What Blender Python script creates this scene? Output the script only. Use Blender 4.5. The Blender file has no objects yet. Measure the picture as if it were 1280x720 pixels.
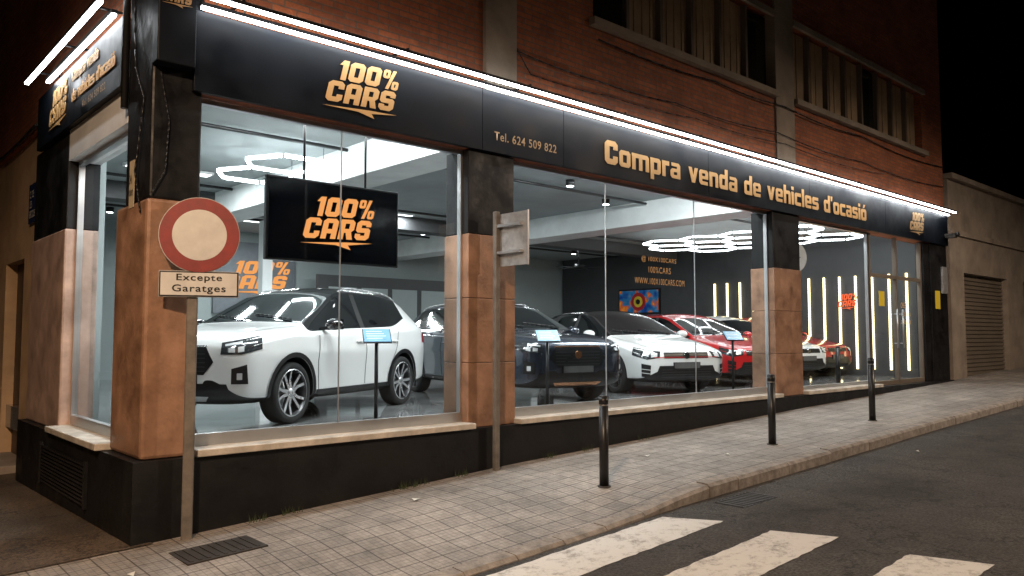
import bpy, bmesh, math, random
from mathutils import Vector, Matrix
from mathutils.bvhtree import BVHTree
random.seed(7)
S=bpy.context.scene
rad=math.radians
# ------------------------------------------------------------------ materials
def newmat(name):
    m=bpy.data.materials.new(name); m.use_nodes=True
    nt=m.node_tree; b=nt.nodes['Principled BSDF']
    return m,nt,b
def L(nt,a,b): nt.links.new(a,b)
def M(name,col,rough=.5,metal=0,var=.25,vs=3,bump=0,bs=60,coat=0,rvar=.1,spec=.5):
    m,nt,b=newmat(name)
    b.inputs['Metallic'].default_value=metal
    b.inputs['Coat Weight'].default_value=coat; b.inputs['Coat Roughness'].default_value=.03
    b.inputs['Specular IOR Level'].default_value=spec
    tc=nt.nodes.new('ShaderNodeTexCoord')
    n=nt.nodes.new('ShaderNodeTexNoise'); n.inputs['Scale'].default_value=vs; n.inputs['Detail'].default_value=4
    n.inputs['Roughness'].default_value=.65
    L(nt,tc.outputs['Object'],n.inputs['Vector'])
    r=nt.nodes.new('ShaderNodeMapRange'); r.inputs[1].default_value=.3; r.inputs[2].default_value=.7
    r.inputs[3].default_value=1-var; r.inputs[4].default_value=1+var*.4
    L(nt,n.outputs['Fac'],r.inputs[0])
    mx=nt.nodes.new('ShaderNodeVectorMath'); mx.operation='SCALE'
    mx.inputs[0].default_value=col[:3]; L(nt,r.outputs[0],mx.inputs['Scale'])
    L(nt,mx.outputs[0],b.inputs['Base Color'])
    if rvar:
        rr=nt.nodes.new('ShaderNodeMapRange'); rr.inputs[1].default_value=.3; rr.inputs[2].default_value=.7
        rr.inputs[3].default_value=max(0,rough-rvar*.5); rr.inputs[4].default_value=min(1,rough+rvar)
        L(nt,n.outputs['Fac'],rr.inputs[0]); L(nt,rr.outputs[0],b.inputs['Roughness'])
    else: b.inputs['Roughness'].default_value=rough
    if bump:
        n2=nt.nodes.new('ShaderNodeTexNoise'); n2.inputs['Scale'].default_value=bs; n2.inputs['Detail'].default_value=2
        L(nt,tc.outputs['Object'],n2.inputs['Vector'])
        bp=nt.nodes.new('ShaderNodeBump'); bp.inputs['Strength'].default_value=bump; bp.inputs['Distance'].default_value=.01
        L(nt,n2.outputs['Fac'],bp.inputs['Height']); L(nt,bp.outputs[0],b.inputs['Normal'])
    return m
def EM(name,col,s):
    m=bpy.data.materials.new(name); m.use_nodes=True; nt=m.node_tree; nt.nodes.clear()
    e=nt.nodes.new('ShaderNodeEmission'); o=nt.nodes.new('ShaderNodeOutputMaterial')
    e.inputs[0].default_value=(*col,1); e.inputs[1].default_value=s; L(nt,e.outputs[0],o.inputs[0]); return m
def glassmat(name,tint=(.96,.99,.985)):
    m=bpy.data.materials.new(name); m.use_nodes=True; nt=m.node_tree; nt.nodes.clear()
    t=nt.nodes.new('ShaderNodeBsdfTransparent'); t.inputs[0].default_value=(*tint,1)
    g=nt.nodes.new('ShaderNodeBsdfGlossy'); g.inputs['Roughness'].default_value=.0
    f=nt.nodes.new('ShaderNodeFresnel'); f.inputs['IOR'].default_value=1.6
    mx=nt.nodes.new('ShaderNodeMixShader'); o=nt.nodes.new('ShaderNodeOutputMaterial')
    L(nt,f.outputs[0],mx.inputs[0]); L(nt,t.outputs[0],mx.inputs[1]); L(nt,g.outputs[0],mx.inputs[2]); L(nt,mx.outputs[0],o.inputs[0])
    return m
def brickmat(name,c1,c2,mortar,bw,rh,ms,offset=.5,rough=.8,bump=.5,stain=.5,flat=False,fine=None):
    m,nt,b=newmat(name)
    tc=nt.nodes.new('ShaderNodeTexCoord'); sp=nt.nodes.new('ShaderNodeSeparateXYZ'); L(nt,tc.outputs['Object'],sp.inputs[0])
    cb=nt.nodes.new('ShaderNodeCombineXYZ')
    if flat:
        L(nt,sp.outputs[0],cb.inputs[0]); L(nt,sp.outputs[1],cb.inputs[1])
    else:
        ad=nt.nodes.new('ShaderNodeMath'); ad.operation='ADD'; L(nt,sp.outputs[0],ad.inputs[0]); L(nt,sp.outputs[1],ad.inputs[1])
        L(nt,ad.outputs[0],cb.inputs[0]); L(nt,sp.outputs[2],cb.inputs[1])
    br=nt.nodes.new('ShaderNodeTexBrick'); br.offset=offset
    br.inputs['Scale'].default_value=1; br.inputs['Brick Width'].default_value=bw; br.inputs['Row Height'].default_value=rh
    br.inputs['Mortar Size'].default_value=ms; br.inputs['Mortar Smooth'].default_value=.3
    br.inputs['Color1'].default_value=(*c1,1); br.inputs['Color2'].default_value=(*c2,1); br.inputs['Mortar'].default_value=(*mortar,1)
    L(nt,cb.outputs[0],br.inputs['Vector'])
    def nz(s,d,a,b_,lo,hi):
        n=nt.nodes.new('ShaderNodeTexNoise'); n.inputs['Scale'].default_value=s; n.inputs['Detail'].default_value=d; n.inputs['Roughness'].default_value=.7
        L(nt,tc.outputs['Object'],n.inputs['Vector'])
        r=nt.nodes.new('ShaderNodeMapRange'); r.inputs[1].default_value=a; r.inputs[2].default_value=b_; r.inputs[3].default_value=lo; r.inputs[4].default_value=hi
        L(nt,n.outputs['Fac'],r.inputs[0]); return r.outputs[0]
    f1=nz(1.1,6,.3,.7,1-stain,1.15); f2=nz(14,4,.35,.65,.8,1.12)
    mu=nt.nodes.new('ShaderNodeMath'); mu.operation='MULTIPLY'; L(nt,f1,mu.inputs[0]); L(nt,f2,mu.inputs[1])
    fac=mu.outputs[0]
    if fine:
        b2=nt.nodes.new('ShaderNodeTexBrick'); b2.offset=0; b2.inputs['Scale'].default_value=1
        b2.inputs['Brick Width'].default_value=fine; b2.inputs['Row Height'].default_value=fine; b2.inputs['Mortar Size'].default_value=.005
        b2.inputs['Mortar Smooth'].default_value=.6
        L(nt,cb.outputs[0],b2.inputs['Vector'])
        r=nt.nodes.new('ShaderNodeMapRange'); r.inputs[3].default_value=1; r.inputs[4].default_value=.66; L(nt,b2.outputs['Fac'],r.inputs[0])
        m2=nt.nodes.new('ShaderNodeMath'); m2.operation='MULTIPLY'; L(nt,fac,m2.inputs[0]); L(nt,r.outputs[0],m2.inputs[1]); fac=m2.outputs[0]
    mx=nt.nodes.new('ShaderNodeVectorMath'); mx.operation='SCALE'; L(nt,br.outputs['Color'],mx.inputs[0]); L(nt,fac,mx.inputs['Scale'])
    L(nt,mx.outputs[0],b.inputs['Base Color']); b.inputs['Roughness'].default_value=rough
    bp=nt.nodes.new('ShaderNodeBump'); bp.invert=True; bp.inputs['Strength'].default_value=bump; bp.inputs['Distance'].default_value=.006
    L(nt,br.outputs['Fac'],bp.inputs['Height'])
    n3=nt.nodes.new('ShaderNodeTexNoise'); n3.inputs['Scale'].default_value=60; L(nt,tc.outputs['Object'],n3.inputs['Vector'])
    b3=nt.nodes.new('ShaderNodeBump'); b3.inputs['Strength'].default_value=.35; b3.inputs['Distance'].default_value=.004
    L(nt,n3.outputs['Fac'],b3.inputs['Height']); L(nt,bp.outputs[0],b3.inputs['Normal'])
    L(nt,b3.outputs[0],b.inputs['Normal'])
    return m
def asphaltmat(name,base):
    m,nt,b=newmat(name); tc=nt.nodes.new('ShaderNodeTexCoord')
    def noise(s,d=5):
        n=nt.nodes.new('ShaderNodeTexNoise'); n.inputs['Scale'].default_value=s; n.inputs['Detail'].default_value=d; n.inputs['Roughness'].default_value=.7
        L(nt,tc.outputs['Object'],n.inputs['Vector']); return n
    def mr(src,a,b_,c,d):
        r=nt.nodes.new('ShaderNodeMapRange'); r.inputs[1].default_value=a; r.inputs[2].default_value=b_; r.inputs[3].default_value=c; r.inputs[4].default_value=d
        L(nt,src,r.inputs[0]); return r.outputs[0]
    def mul(a,b_):
        x=nt.nodes.new('ShaderNodeMath'); x.operation='MULTIPLY'; L(nt,a,x.inputs[0]); L(nt,b_,x.inputs[1]); return x.outputs[0]
    big=mr(noise(.7).outputs['Fac'],.35,.65,.5,1.3)
    grain=mr(noise(45,3).outputs['Fac'],.35,.65,.45,1.7)
    w=noise(1.9,5); add=nt.nodes.new('ShaderNodeVectorMath'); add.operation='MULTIPLY_ADD'
    L(nt,w.outputs['Color'],add.inputs[0]); add.inputs[1].default_value=(1.3,1.3,1.3); L(nt,tc.outputs['Object'],add.inputs[2])
    v=nt.nodes.new('ShaderNodeTexVoronoi'); v.feature='DISTANCE_TO_EDGE'; v.inputs['Scale'].default_value=.6; L(nt,add.outputs[0],v.inputs['Vector'])
    cr=mr(v.outputs['Distance'],.003,.014,.25,1)
    v2=nt.nodes.new('ShaderNodeTexVoronoi'); v2.feature='DISTANCE_TO_EDGE'; v2.inputs['Scale'].default_value=2.4; L(nt,add.outputs[0],v2.inputs['Vector'])
    mask=mr(noise(.4,2).outputs['Fac'],.46,.56,1,.35)
    cr2_=mr(v2.outputs['Distance'],.004,.025,0,1)
    mxx=nt.nodes.new('ShaderNodeMath'); mxx.operation='MAXIMUM'; L(nt,cr2_,mxx.inputs[0]); L(nt,mask,mxx.inputs[1])
    f=mul(mul(big,grain),mul(cr,mxx.outputs[0]))
    mx=nt.nodes.new('ShaderNodeVectorMath'); mx.operation='SCALE'; mx.inputs[0].default_value=base; L(nt,f,mx.inputs['Scale'])
    L(nt,mx.outputs[0],b.inputs['Base Color']); b.inputs['Roughness'].default_value=.75
    bp=nt.nodes.new('ShaderNodeBump'); bp.inputs['Strength'].default_value=.9; bp.inputs['Distance'].default_value=.009
    L(nt,mul(grain,cr),bp.inputs['Height']); L(nt,bp.outputs[0],b.inputs['Normal'])
    return m
def paintmark(name):
    m,nt,b=newmat(name); tc=nt.nodes.new('ShaderNodeTexCoord')
    n=nt.nodes.new('ShaderNodeTexNoise'); n.inputs['Scale'].default_value=7; n.inputs['Detail'].default_value=10; n.inputs['Roughness'].default_value=.85
    L(nt,tc.outputs['Object'],n.inputs['Vector'])
    r=nt.nodes.new('ShaderNodeValToRGB'); r.color_ramp.elements[0].position=.32; r.color_ramp.elements[0].color=(.14,.13,.12,1)
    r.color_ramp.elements[1].position=.50; r.color_ramp.elements[1].color=(.66,.66,.64,1)
    L(nt,n.outputs['Fac'],r.inputs[0]); L(nt,r.outputs[0],b.inputs['Base Color']); b.inputs['Roughness'].default_value=.7
    bp=nt.nodes.new('ShaderNodeBump'); bp.inputs['Strength'].default_value=.4; bp.inputs['Distance'].default_value=.004
    n2=nt.nodes.new('ShaderNodeTexNoise'); n2.inputs['Scale'].default_value=70; L(nt,tc.outputs['Object'],n2.inputs['Vector'])
    L(nt,n2.outputs['Fac'],bp.inputs['Height']); L(nt,bp.outputs[0],b.inputs['Normal'])
    return m
black=M('black_paint',(.009,.009,.010),.45,var=.4,vs=2.5,rvar=.3,bump=.2,bs=20,spec=.3)
signblack=M('sign_panel_black',(.004,.006,.010),.42,var=.6,vs=1.2,rvar=.25,spec=.16)
stone=M('pillar_stone',(.33,.185,.115),.40,var=.5,vs=3,bump=.3,bs=30,rvar=.25)
marble=M('pink_marble',(.44,.31,.25),.4,var=.45,vs=3,bump=.15,bs=20)
sillm=M('sill_stone',(.55,.50,.43),.55,var=.4,vs=5,bump=.2)
alu=M('aluminium',(.55,.56,.57),.35,metal=.85,var=.1)
galv=M('galvanised_steel',(.42,.42,.42),.5,metal=.6,var=.3,vs=12)
iron=M('cast_iron',(.05,.042,.036),.6,metal=.4,var=.4,vs=14)
polem=M('weathered_pole',(.19,.17,.15),.6,metal=.2,var=.4,vs=9)
plaster=M('beige_plaster',(.50,.34,.20),.85,var=.35,vs=1.2,bump=.35,bs=40)
concrete=M('concrete_render',(.30,.25,.20),.85,var=.4,vs=1.5,bump=.3,bs=35)
whitep=M('white_panel',(.75,.76,.76),.5,var=.12)
brick=brickmat('red_brick',(.42,.125,.047),(.28,.083,.035),(.17,.11,.08),.25,.066,.009,stain=.4)
tile=brickmat('pavement_tile',(.39,.35,.31),(.32,.29,.26),(.15,.13,.115),.2,.2,.006,offset=0,flat=True,stain=.55,bump=.8,fine=.05,rough=.7)
granite=M('kerb_granite',(.28,.25,.22),.75,var=.55,vs=9,bump=.5,bs=40)
asph=asphaltmat('asphalt',(.060,.056,.052))
lane=asphaltmat('lane_concrete',(.10,.072,.048))
mark=paintmark('crossing_paint')
gold=M('gold_letter',(.66,.39,.15),.5,metal=0,var=.1)
dimgold=M('dim_gold_letter',(.42,.27,.13),.55,var=.1)
whitel=M('white_letter',(.7,.68,.62),.5,var=.05)
ceilm=M('ceiling_grey',(.34,.375,.38),.8,var=.2,vs=.8)
beamm=M('beam_white',(.76,.79,.79),.7,var=.15,vs=2,bump=.2,bs=15)
wallg=M('wall_grey',(.34,.39,.39),.7,var=.12,vs=.7)
walld=M('wall_dark',(.06,.062,.065),.55,var=.2)
floorm=M('epoxy_floor',(.24,.245,.245),.07,var=.3,vs=1.2,rvar=.10,coat=.3)
rubber=M('tyre_rubber',(.014,.014,.014),.75,var=.1)
pblack=M('plastic_black',(.012,.012,.013),.35,var=.2,vs=8)
seamm=M('seam_black',(.005,.005,.005),.6,var=0)
cglass=M('car_glass',(.006,.008,.009),.04,var=0,rvar=0,spec=.8,coat=1)
rimS=M('alloy_silver',(.7,.71,.72),.28,metal=.7,var=.05)
rimD=M('alloy_dark',(.09,.09,.095),.3,metal=.6,var=.05)
lampm=M('headlamp_glass',(.05,.055,.06),.05,metal=.3,var=.3,vs=30,coat=1,rvar=0)
lampw=M('headlamp_reflector',(.85,.88,.9),.2,metal=.3,var=.1,vs=30,rvar=0)
redl=M('tail_red',(.45,.01,.01),.12,coat=1,var=.1)
chrome=M('chrome',(.7,.7,.7),.12,metal=1,var=0,rvar=0)
copper=M('copper_trim',(.45,.22,.12),.25,metal=.9,var=0,rvar=0)
pW=M('paint_white',(.78,.79,.78),.3,var=.02,coat=1,rvar=0)
pG=M('paint_graphite',(.040,.050,.070),.26,metal=.45,var=.02,coat=1,rvar=0)
pR=M('paint_red',(.50,.015,.018),.28,var=.02,coat=1,rvar=0)
pK=M('paint_black',(.008,.008,.009),.2,var=.02,coat=1,rvar=0)
winglass=glassmat('window_glass')
tubeE=EM('led_tube_white',(.93,.97,1),24)
hexE=EM('hex_led_white',(.90,.97,1),30)
hexE2=EM('hex_led_cluster_white',(.92,.98,1),10)
barE=EM('led_bar_warm',(1,.80,.42),5)
spotE=EM('downlight_white',(.95,.98,1),14)
fillE=EM('fill_panel_white',(.93,.98,1),4)
orangeE=EM('screen_orange',(1,.40,.12),1.0)
neonR=EM('neon_red',(1,.16,.06),1.2)
sunE=EM('street_lamp_lens',(1,.62,.3),12)
# ------------------------------------------------------------------ builders
def empty(name,loc=(0,0,0),rz=0):
    e=bpy.data.objects.new(name,None); S.collection.objects.link(e); e.location=loc; e.rotation_euler=(0,0,rz); e.empty_display_size=.2; return e
class B:
    def __init__(s): s.bm=bmesh.new(); s.m=[]
    def mi(s,mat):
        if mat not in s.m: s.m.append(mat)
        return s.m.index(mat)
    def box(s,x0,x1,y0,y1,z0,z1,mat,T=None):
        v=[]
        for p in ((x0,y0,z0),(x1,y0,z0),(x1,y1,z0),(x0,y1,z0),(x0,y0,z1),(x1,y0,z1),(x1,y1,z1),(x0,y1,z1)):
            p=Vector(p)
            if T: p=T@p
            v.append(s.bm.verts.new(p))
        i=s.mi(mat)
        for f in ((0,3,2,1),(4,5,6,7),(0,1,5,4),(1,2,6,5),(2,3,7,6),(3,0,4,7)):
            s.bm.faces.new([v[k] for k in f]).material_index=i
        return s
    def cyl(s,p0,p1,r,mat,seg=20,r2=None,smooth=True):
        p0=Vector(p0);p1=Vector(p1); r2=r if r2 is None else r2
        d=(p1-p0).normalized(); a=d.orthogonal().normalized(); b=d.cross(a); i=s.mi(mat)
        A=[];C=[]
        for k in range(seg):
            t=2*math.pi*k/seg; o=a*math.cos(t)+b*math.sin(t)
            A.append(s.bm.verts.new(p0+o*r)); C.append(s.bm.verts.new(p1+o*r2))
        for k in range(seg):
            f=s.bm.faces.new((A[k],A[(k+1)%seg],C[(k+1)%seg],C[k])); f.material_index=i; f.smooth=smooth
        s.bm.faces.new(A[::-1]).material_index=i; s.bm.faces.new(C).material_index=i
        return s
    def face(s,pts,mat,smooth=False):
        f=s.bm.faces.new([s.bm.verts.new(p) for p in pts]); f.material_index=s.mi(mat); f.smooth=smooth; return s
    def tube(s,pts,r,mat,seg=8):
        for a,b in zip(pts[:-1],pts[1:]): s.cyl(a,b,r,mat,seg)
        return s
    def done(s,name,parent=None,bevel=0,norm=False):
        if norm: bmesh.ops.recalc_face_normals(s.bm,faces=s.bm.faces)
        me=bpy.data.meshes.new(name); s.bm.to_mesh(me); s.bm.free()
        for m in s.m: me.materials.append(m)
        o=bpy.data.objects.new(name,me); S.collection.objects.link(o)
        if parent: o.parent=parent
        if bevel:
            md=o.modifiers.new('bevel','BEVEL'); md.width=bevel; md.segments=2; md.limit_method='ANGLE'
        return o
def curve_to_mesh(cu):
    o=bpy.data.objects.new('tmp',cu); S.collection.objects.link(o)
    dg=bpy.context.evaluated_depsgraph_get(); dg.update()
    me=bpy.data.meshes.new_from_object(o.evaluated_get(dg)); bpy.data.objects.remove(o); return me
def place(me,name,org,right,w,h,mat,parent=None,off=.006,up=Vector((0,0,1))):
    right=Vector(right).normalized(); org=Vector(org); n=right.cross(up)
    xs=[v.co.x for v in me.vertices]; ys=[v.co.y for v in me.vertices]; zs=[v.co.z for v in me.vertices]
    x0,x1,y0,y1=min(xs),max(xs),min(ys),max(ys); zm=min(zs)
    if h is None: h=w*(y1-y0)/(x1-x0)
    for v in me.vertices:
        c=v.co; v.co=org+right*((c.x-x0)/(x1-x0)*w)+up*((c.y-y0)/(y1-y0)*h)+n*(off+(c.z-zm))
    me.materials.clear(); me.materials.append(mat)
    o=bpy.data.objects.new(name,me); S.collection.objects.link(o)
    if parent: o.parent=parent
    return o
def text(s,name,org,right,w,h,mat,parent=None,off=.004,bold=.008):
    cu=bpy.data.curves.new(name,'FONT'); cu.body=s; cu.size=1; cu.offset=bold; cu.space_character=1.12
    me=curve_to_mesh(cu)
    for v in me.vertices: v.co.z=0
    return place(me,name,org,right,w,h,mat,parent,off)
c=.8; t=1.15
hole=[(t,t),(t,3.15),(2.45,3.15),(2.45,t)]
GL={'1':(2.4,[[(.1,4.5),(1,6),(2.4,6),(2.4,0),(1,0),(1,4.5)]]),
'0':(4,[[(c,0),(4-c,0),(4,c),(4,6-c),(4-c,6),(c,6),(0,6-c),(0,c)],[(1.4,1.5),(1.4,4.5),(2.6,4.5),(2.6,1.5)]]),
'%':(4.8,[[(.4,3.3),(1.5,3.3),(1.9,3.7),(1.9,5.6),(1.5,6),(.4,6),(0,5.6),(0,3.7)],[(.7,4.1),(.7,5.2),(1.2,5.2),(1.2,4.1)],
 [(1.3,0),(2.2,0),(3.5,6),(2.6,6)],[(3.3,0),(4.4,0),(4.8,.4),(4.8,2.3),(4.4,2.7),(3.3,2.7),(2.95,2.3),(2.95,.4)],[(3.6,.8),(3.6,1.9),(4.1,1.9),(4.1,.8)]]),
'C':(4,[[(c,0),(4-c,0),(4,c),(4,2.2),(2.6,2.2),(2.6,1.4),(1.4,1.4),(1.4,4.6),(2.6,4.6),(2.6,3.8),(4,3.8),(4,6-c),(4-c,6),(c,6),(0,6-c),(0,c)]]),
'A':(4,[[(0,0),(1.4,0),(1.4,1.6),(2.6,1.6),(2.6,0),(4,0),(4,6-c),(4-c,6),(c,6),(0,6-c)],[(1.4,2.9),(1.4,4.7),(2.6,4.7),(2.6,2.9)]]),
'R':(4,[[(0,0),(1.4,0),(1.4,2),(1.9,2),(2.5,0),(4,0),(3.3,2.3),(4,3),(4,6-c),(4-c,6),(0,6)],[(1.4,3.2),(1.4,4.8),(2.6,4.8),(2.6,3.2)]]),
'S':(4,[[(0,c),(c,0),(4-c,0),(4,c),(4,3.1),(3.4,3.7),(1.4,3.7),(1.4,4.6),(2.6,4.6),(2.6,4.1),(4,4.1),(4,6-c),(4-c,6),(c,6),(0,6-c),(0,2.9),(.6,2.3),(2.6,2.3),(2.6,1.4),(1.4,1.4),(1.4,1.9),(0,1.9)]]),
'o':(3.6,[[(.6,0),(3,0),(3.6,.6),(3.6,3.7),(3,4.3),(.6,4.3),(0,3.7),(0,.6)],hole]),
'ó':(3.6,[[(.6,0),(3,0),(3.6,.6),(3.6,3.7),(3,4.3),(.6,4.3),(0,3.7),(0,.6)],hole,[(1.4,4.7),(2.2,4.7),(3.0,6),(1.9,6)]]),
'n':(3.6,[[(0,0),(t,0),(t,3.15),(2.45,3.15),(2.45,0),(3.6,0),(3.6,3.7),(3,4.3),(0,4.3)]]),
'm':(5.75,[[(0,0),(t,0),(t,3.15),(2.3,3.15),(2.3,0),(3.45,0),(3.45,3.15),(4.6,3.15),(4.6,0),(5.75,0),(5.75,3.7),(5.15,4.3),(0,4.3)]]),
'p':(3.6,[[(0,-1.5),(t,-1.5),(t,0),(3,0),(3.6,.6),(3.6,3.7),(3,4.3),(0,4.3)],hole]),
'r':(2.5,[[(0,0),(t,0),(t,3.1),(2.5,3.1),(2.5,4.3),(0,4.3)]]),
'a':(3.6,[[(.6,0),(3.6,0),(3.6,3.7),(3,4.3),(.4,4.3),(.4,3.35),(2.45,3.35),(2.45,2.7),(.6,2.7),(0,2.1),(0,.6)],[(1.15,.95),(1.15,1.8),(2.45,1.8),(2.45,.95)]]),
'v':(3.6,[[(1.2,0),(2.4,0),(3.6,4.3),(2.4,4.3),(1.8,1.8),(1.2,4.3),(0,4.3)]]),
'e':(3.6,[[(.6,0),(3.4,0),(3.4,1),(1.15,1),(1.15,1.7),(3.6,1.7),(3.6,3.7),(3,4.3),(.6,4.3),(0,3.7),(0,.6)],[(1.15,2.55),(1.15,3.35),(2.45,3.35),(2.45,2.55)]]),
'd':(3.6,[[(.6,0),(3.6,0),(3.6,6),(2.45,6),(2.45,4.3),(.6,4.3),(0,3.7),(0,.6)],hole]),
'h':(3.6,[[(0,0),(t,0),(t,3.15),(2.45,3.15),(2.45,0),(3.6,0),(3.6,3.7),(3,4.3),(t,4.3),(t,6),(0,6)]]),
'i':(t,[[(0,0),(t,0),(t,4.3),(0,4.3)],[(0,4.9),(t,4.9),(t,6),(0,6)]]),
'c':(3.4,[[(.6,0),(3.4,0),(3.4,t),(t,t),(t,3.15),(3.4,3.15),(3.4,4.3),(.6,4.3),(0,3.7),(0,.6)]]),
'l':(t,[[(0,0),(t,0),(t,6),(0,6)]]),
's':(3.6,[[(0,0),(3,0),(3.6,.6),(3.6,2.1),(3,2.7),(t,2.7),(t,3.25),(3.4,3.25),(3.4,4.3),(.6,4.3),(0,3.7),(0,2.3),(.6,1.7),(2.45,1.7),(2.45,1.05),(0,1.05)]]),
"'":(1,[[(0,4.3),(.8,4.3),(1,6),(0,6)]]),' ':(2.2,[])}
def glyphs(lines,name,org,right,w,h,mat,parent=None,off=.006,ext=.006,shear=0,extra=None,rise=0):
    cu=bpy.data.curves.new(name,'CURVE'); cu.dimensions='2D'; cu.fill_mode='BOTH'; cu.extrude=ext/2
    def add(pts):
        sp=cu.splines.new('POLY'); sp.points.add(len(pts)-1)
        for q,p in zip(sp.points,pts): q.co=(p[0],p[1],0,1)
        sp.use_cyclic_u=True
    for (st,x,y,sc) in lines:
        for ch in st:
            wd,pl=GL[ch]
            for p in pl: add([((x+a*sc+(y+b*sc)*shear),y+b*sc+(x+a*sc)*rise) for a,b in p])
            x+=(wd+.55)*sc
    if extra: add(extra)
    return place(curve_to_mesh(cu),name,org,right,w,h,mat,parent,off)
def logo(name,org,right,w,h,mat,parent=None,off=.006,ext=.006):
    return glyphs([('100%',1.5,7.6,.98),('CARS',0,.9,1.02)],name,org,right,w,h,mat,parent,off,ext,.2,
      [(-.3,-.5),(12,.6),(19.4,.9),(12.4,-.25),(13.2,-1.6),(9,-.45)],.05)
# ------------------------------------------------------------------ terrain
KN=[(-150,-6),(-10,-1.1),(0,-.66),(3.9,-.455),(10.5,-.235),(17,-.06),(30,.3),(60,1),(200,2)]
def h(x):
    for (a,b),(c_,d) in zip(KN[:-1],KN[1:]):
        if x<=c_: return b+(d-b)*(x-a)/(c_-a)
    return KN[-1][1]
def ss(a,b,x):
    t=max(0,min(1,(x-a)/(b-a))); return t*t*(3-2*t)
def walkz(x,y):
    drop=.09*(1-ss(3.1,4.6,x))*ss(.8,2.05,-y)
    return h(x)+.02*min(y,0)-drop-(.02*y if y>0 else 0)
def roadz(x,y): return h(x)-.165
def sheet(name,xs,ys,zf,mat,off=0):
    b=B(); i=b.mi(mat); g=[[b.bm.verts.new((x,y,zf(x,y)+off)) for y in ys] for x in xs]
    for a in range(len(xs)-1):
        for d in range(len(ys)-1):
            f=b.bm.faces.new((g[a][d],g[a+1][d],g[a+1][d+1],g[a][d+1])); f.material_index=i; f.smooth=True
    return b.done(name)
fr=lambda a,b,n:[a+(b-a)*i/n for i in range(n+1)]
xs=[-150,-80,-40,-20]+fr(-10,30,160)+[45,60,100,200]
sheet('ground',xs,[-150,-60,-12,-2,0,10,60,150],lambda x,y:h(x)-.45-.02*max(0,y),asph)
sheet('road',[-60,-30]+fr(-10,30,160)+[45,60],fr(-12,-2.12,12),roadz,asph)
sheet('pavement',fr(-12,30,168),fr(-2.06,-.16,16)+[-.1,.2],walkz,tile)
sheet('side_lane',fr(-12,.05,24),[-.155,0,2,4,8,20],lambda x,y:walkz(x,max(y,0))+.006,lane)
b=B(); x=-12
while x<30:
    ln=1.0 if x>4.6 or x<1 else .5
    x1=x+ln-.012; i=b.mi(granite); dz=random.uniform(-.006,.006); dy=random.uniform(-.008,.008)
    vs=[]
    for (yy,dzz) in ((-2.21,-.03),(-2.18,-.003),(-2.055,.004)):
        for xx in (x,x1): vs.append(b.bm.verts.new((xx,yy+dy+random.uniform(-.004,.004),walkz(xx,-2.05)+dzz+dz+.004)))
    lo=[b.bm.verts.new((xx,-2.215+dy,walkz(xx,-2.05)-.3)) for xx in (x,x1)]
    hi=[b.bm.verts.new((xx,-2.05,walkz(xx,-2.05)-.3)) for xx in (x,x1)]
    for q in ((lo[0],lo[1],vs[1],vs[0]),(vs[0],vs[1],vs[3],vs[2]),(vs[2],vs[3],vs[5],vs[4]),(vs[4],vs[5],hi[1],hi[0]),(lo[0],vs[0],vs[2],vs[4],hi[0]),(lo[1],hi[1],vs[5],vs[3],vs[1])):
        b.bm.faces.new(q).material_index=i
    x+=ln
b.done('kerb',norm=True)
b=B(); i=b.mi(mark)
for (y0,y1,xa,xb) in ((-2.30,-2.78,3.62,3.84),(-3.22,-3.70,3.84,4.02),(-4.25,-4.75,3.93,4.08),(-5.28,-5.78,4.0,4.15),(-6.3,-6.8,4.05,4.2)):
    n=60; pe=None
    for k in range(n):
        t0,t1=k/n,(k+1)/n
        ne=(random.uniform(-.008,.008),random.uniform(-.008,.008)); pe=pe or ne; q=[]
        for (t_,y,xe) in ((t0,y1+pe[0],xb),(t1,y1+ne[0],xb),(t1,y0+ne[1],xa),(t0,y0+pe[1],xa)):
            xx=.1+(xe-.1)*t_; q.append((xx,y,roadz(xx,y)+.005))
        b.face(q,mark); pe=ne
b.done('zebra_crossing')
b=B()
T=Matrix.Translation((.36,-.66,walkz(.36,-.66)))@Matrix.Rotation(math.atan(-.05),4,'Y')
b.box(-.30,.30,-.2,.2,-.02,.006,iron,T)
for k in range(9): b.box(-.27+k*.062,-.245+k*.062,-.17,.17,.006,.011,iron,T)
b.done('utility_cover')
b=B(); T=Matrix.Translation((4.65,-2.50,roadz(4.65,0)))@Matrix.Rotation(math.atan(-.035),4,'Y')
b.box(-.3,.3,-.16,.16,-.03,.004,pblack,T)
for k in range(10): b.box(-.29+k*.06,-.265+k*.06,-.15,.15,.004,.008,iron,T)
b.done('drain_grate')
b=B()
for (px,py,rd) in ((1.55,-2.55,.4),(5.2,-.9,.2),(5.9,-1.5,.9),(2.2,-.6,.1),(-.3,-.8,1.1),(8.2,-2.7,.5)):
    zz=(roadz(px,py) if py<-2.2 else walkz(px,py))+.012
    a=.04; T=Matrix.Translation((px,py,zz))@Matrix.Rotation(rd,4,'Z')
    b.face([T@Vector(p) for p in ((-a,-a*.6,0),(a,-a*.5,.012),(a*.9,a*.6,0),(-a*.8,a*.5,.015))],whitel)
b.done('paper_litter')
wd=M('weed_green',(.06,.085,.03),.8,var=.4)
b=B()
for cx in (2.35,2.45,2.6,3.1,6.1,.9,1.2,4.4,5.0):
    for k in range(14):
        px=cx+random.uniform(-.1,.1); py=-.12-random.uniform(0,.05); zz=walkz(px,py); a=random.uniform(0,6.28); ln=random.uniform(.03,.09)
        b.face([(px-.004,py,zz),(px+.004,py,zz),(px+math.cos(a)*.03,py+math.sin(a)*.02,zz+ln)],wd)
b.done('weeds')
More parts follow.
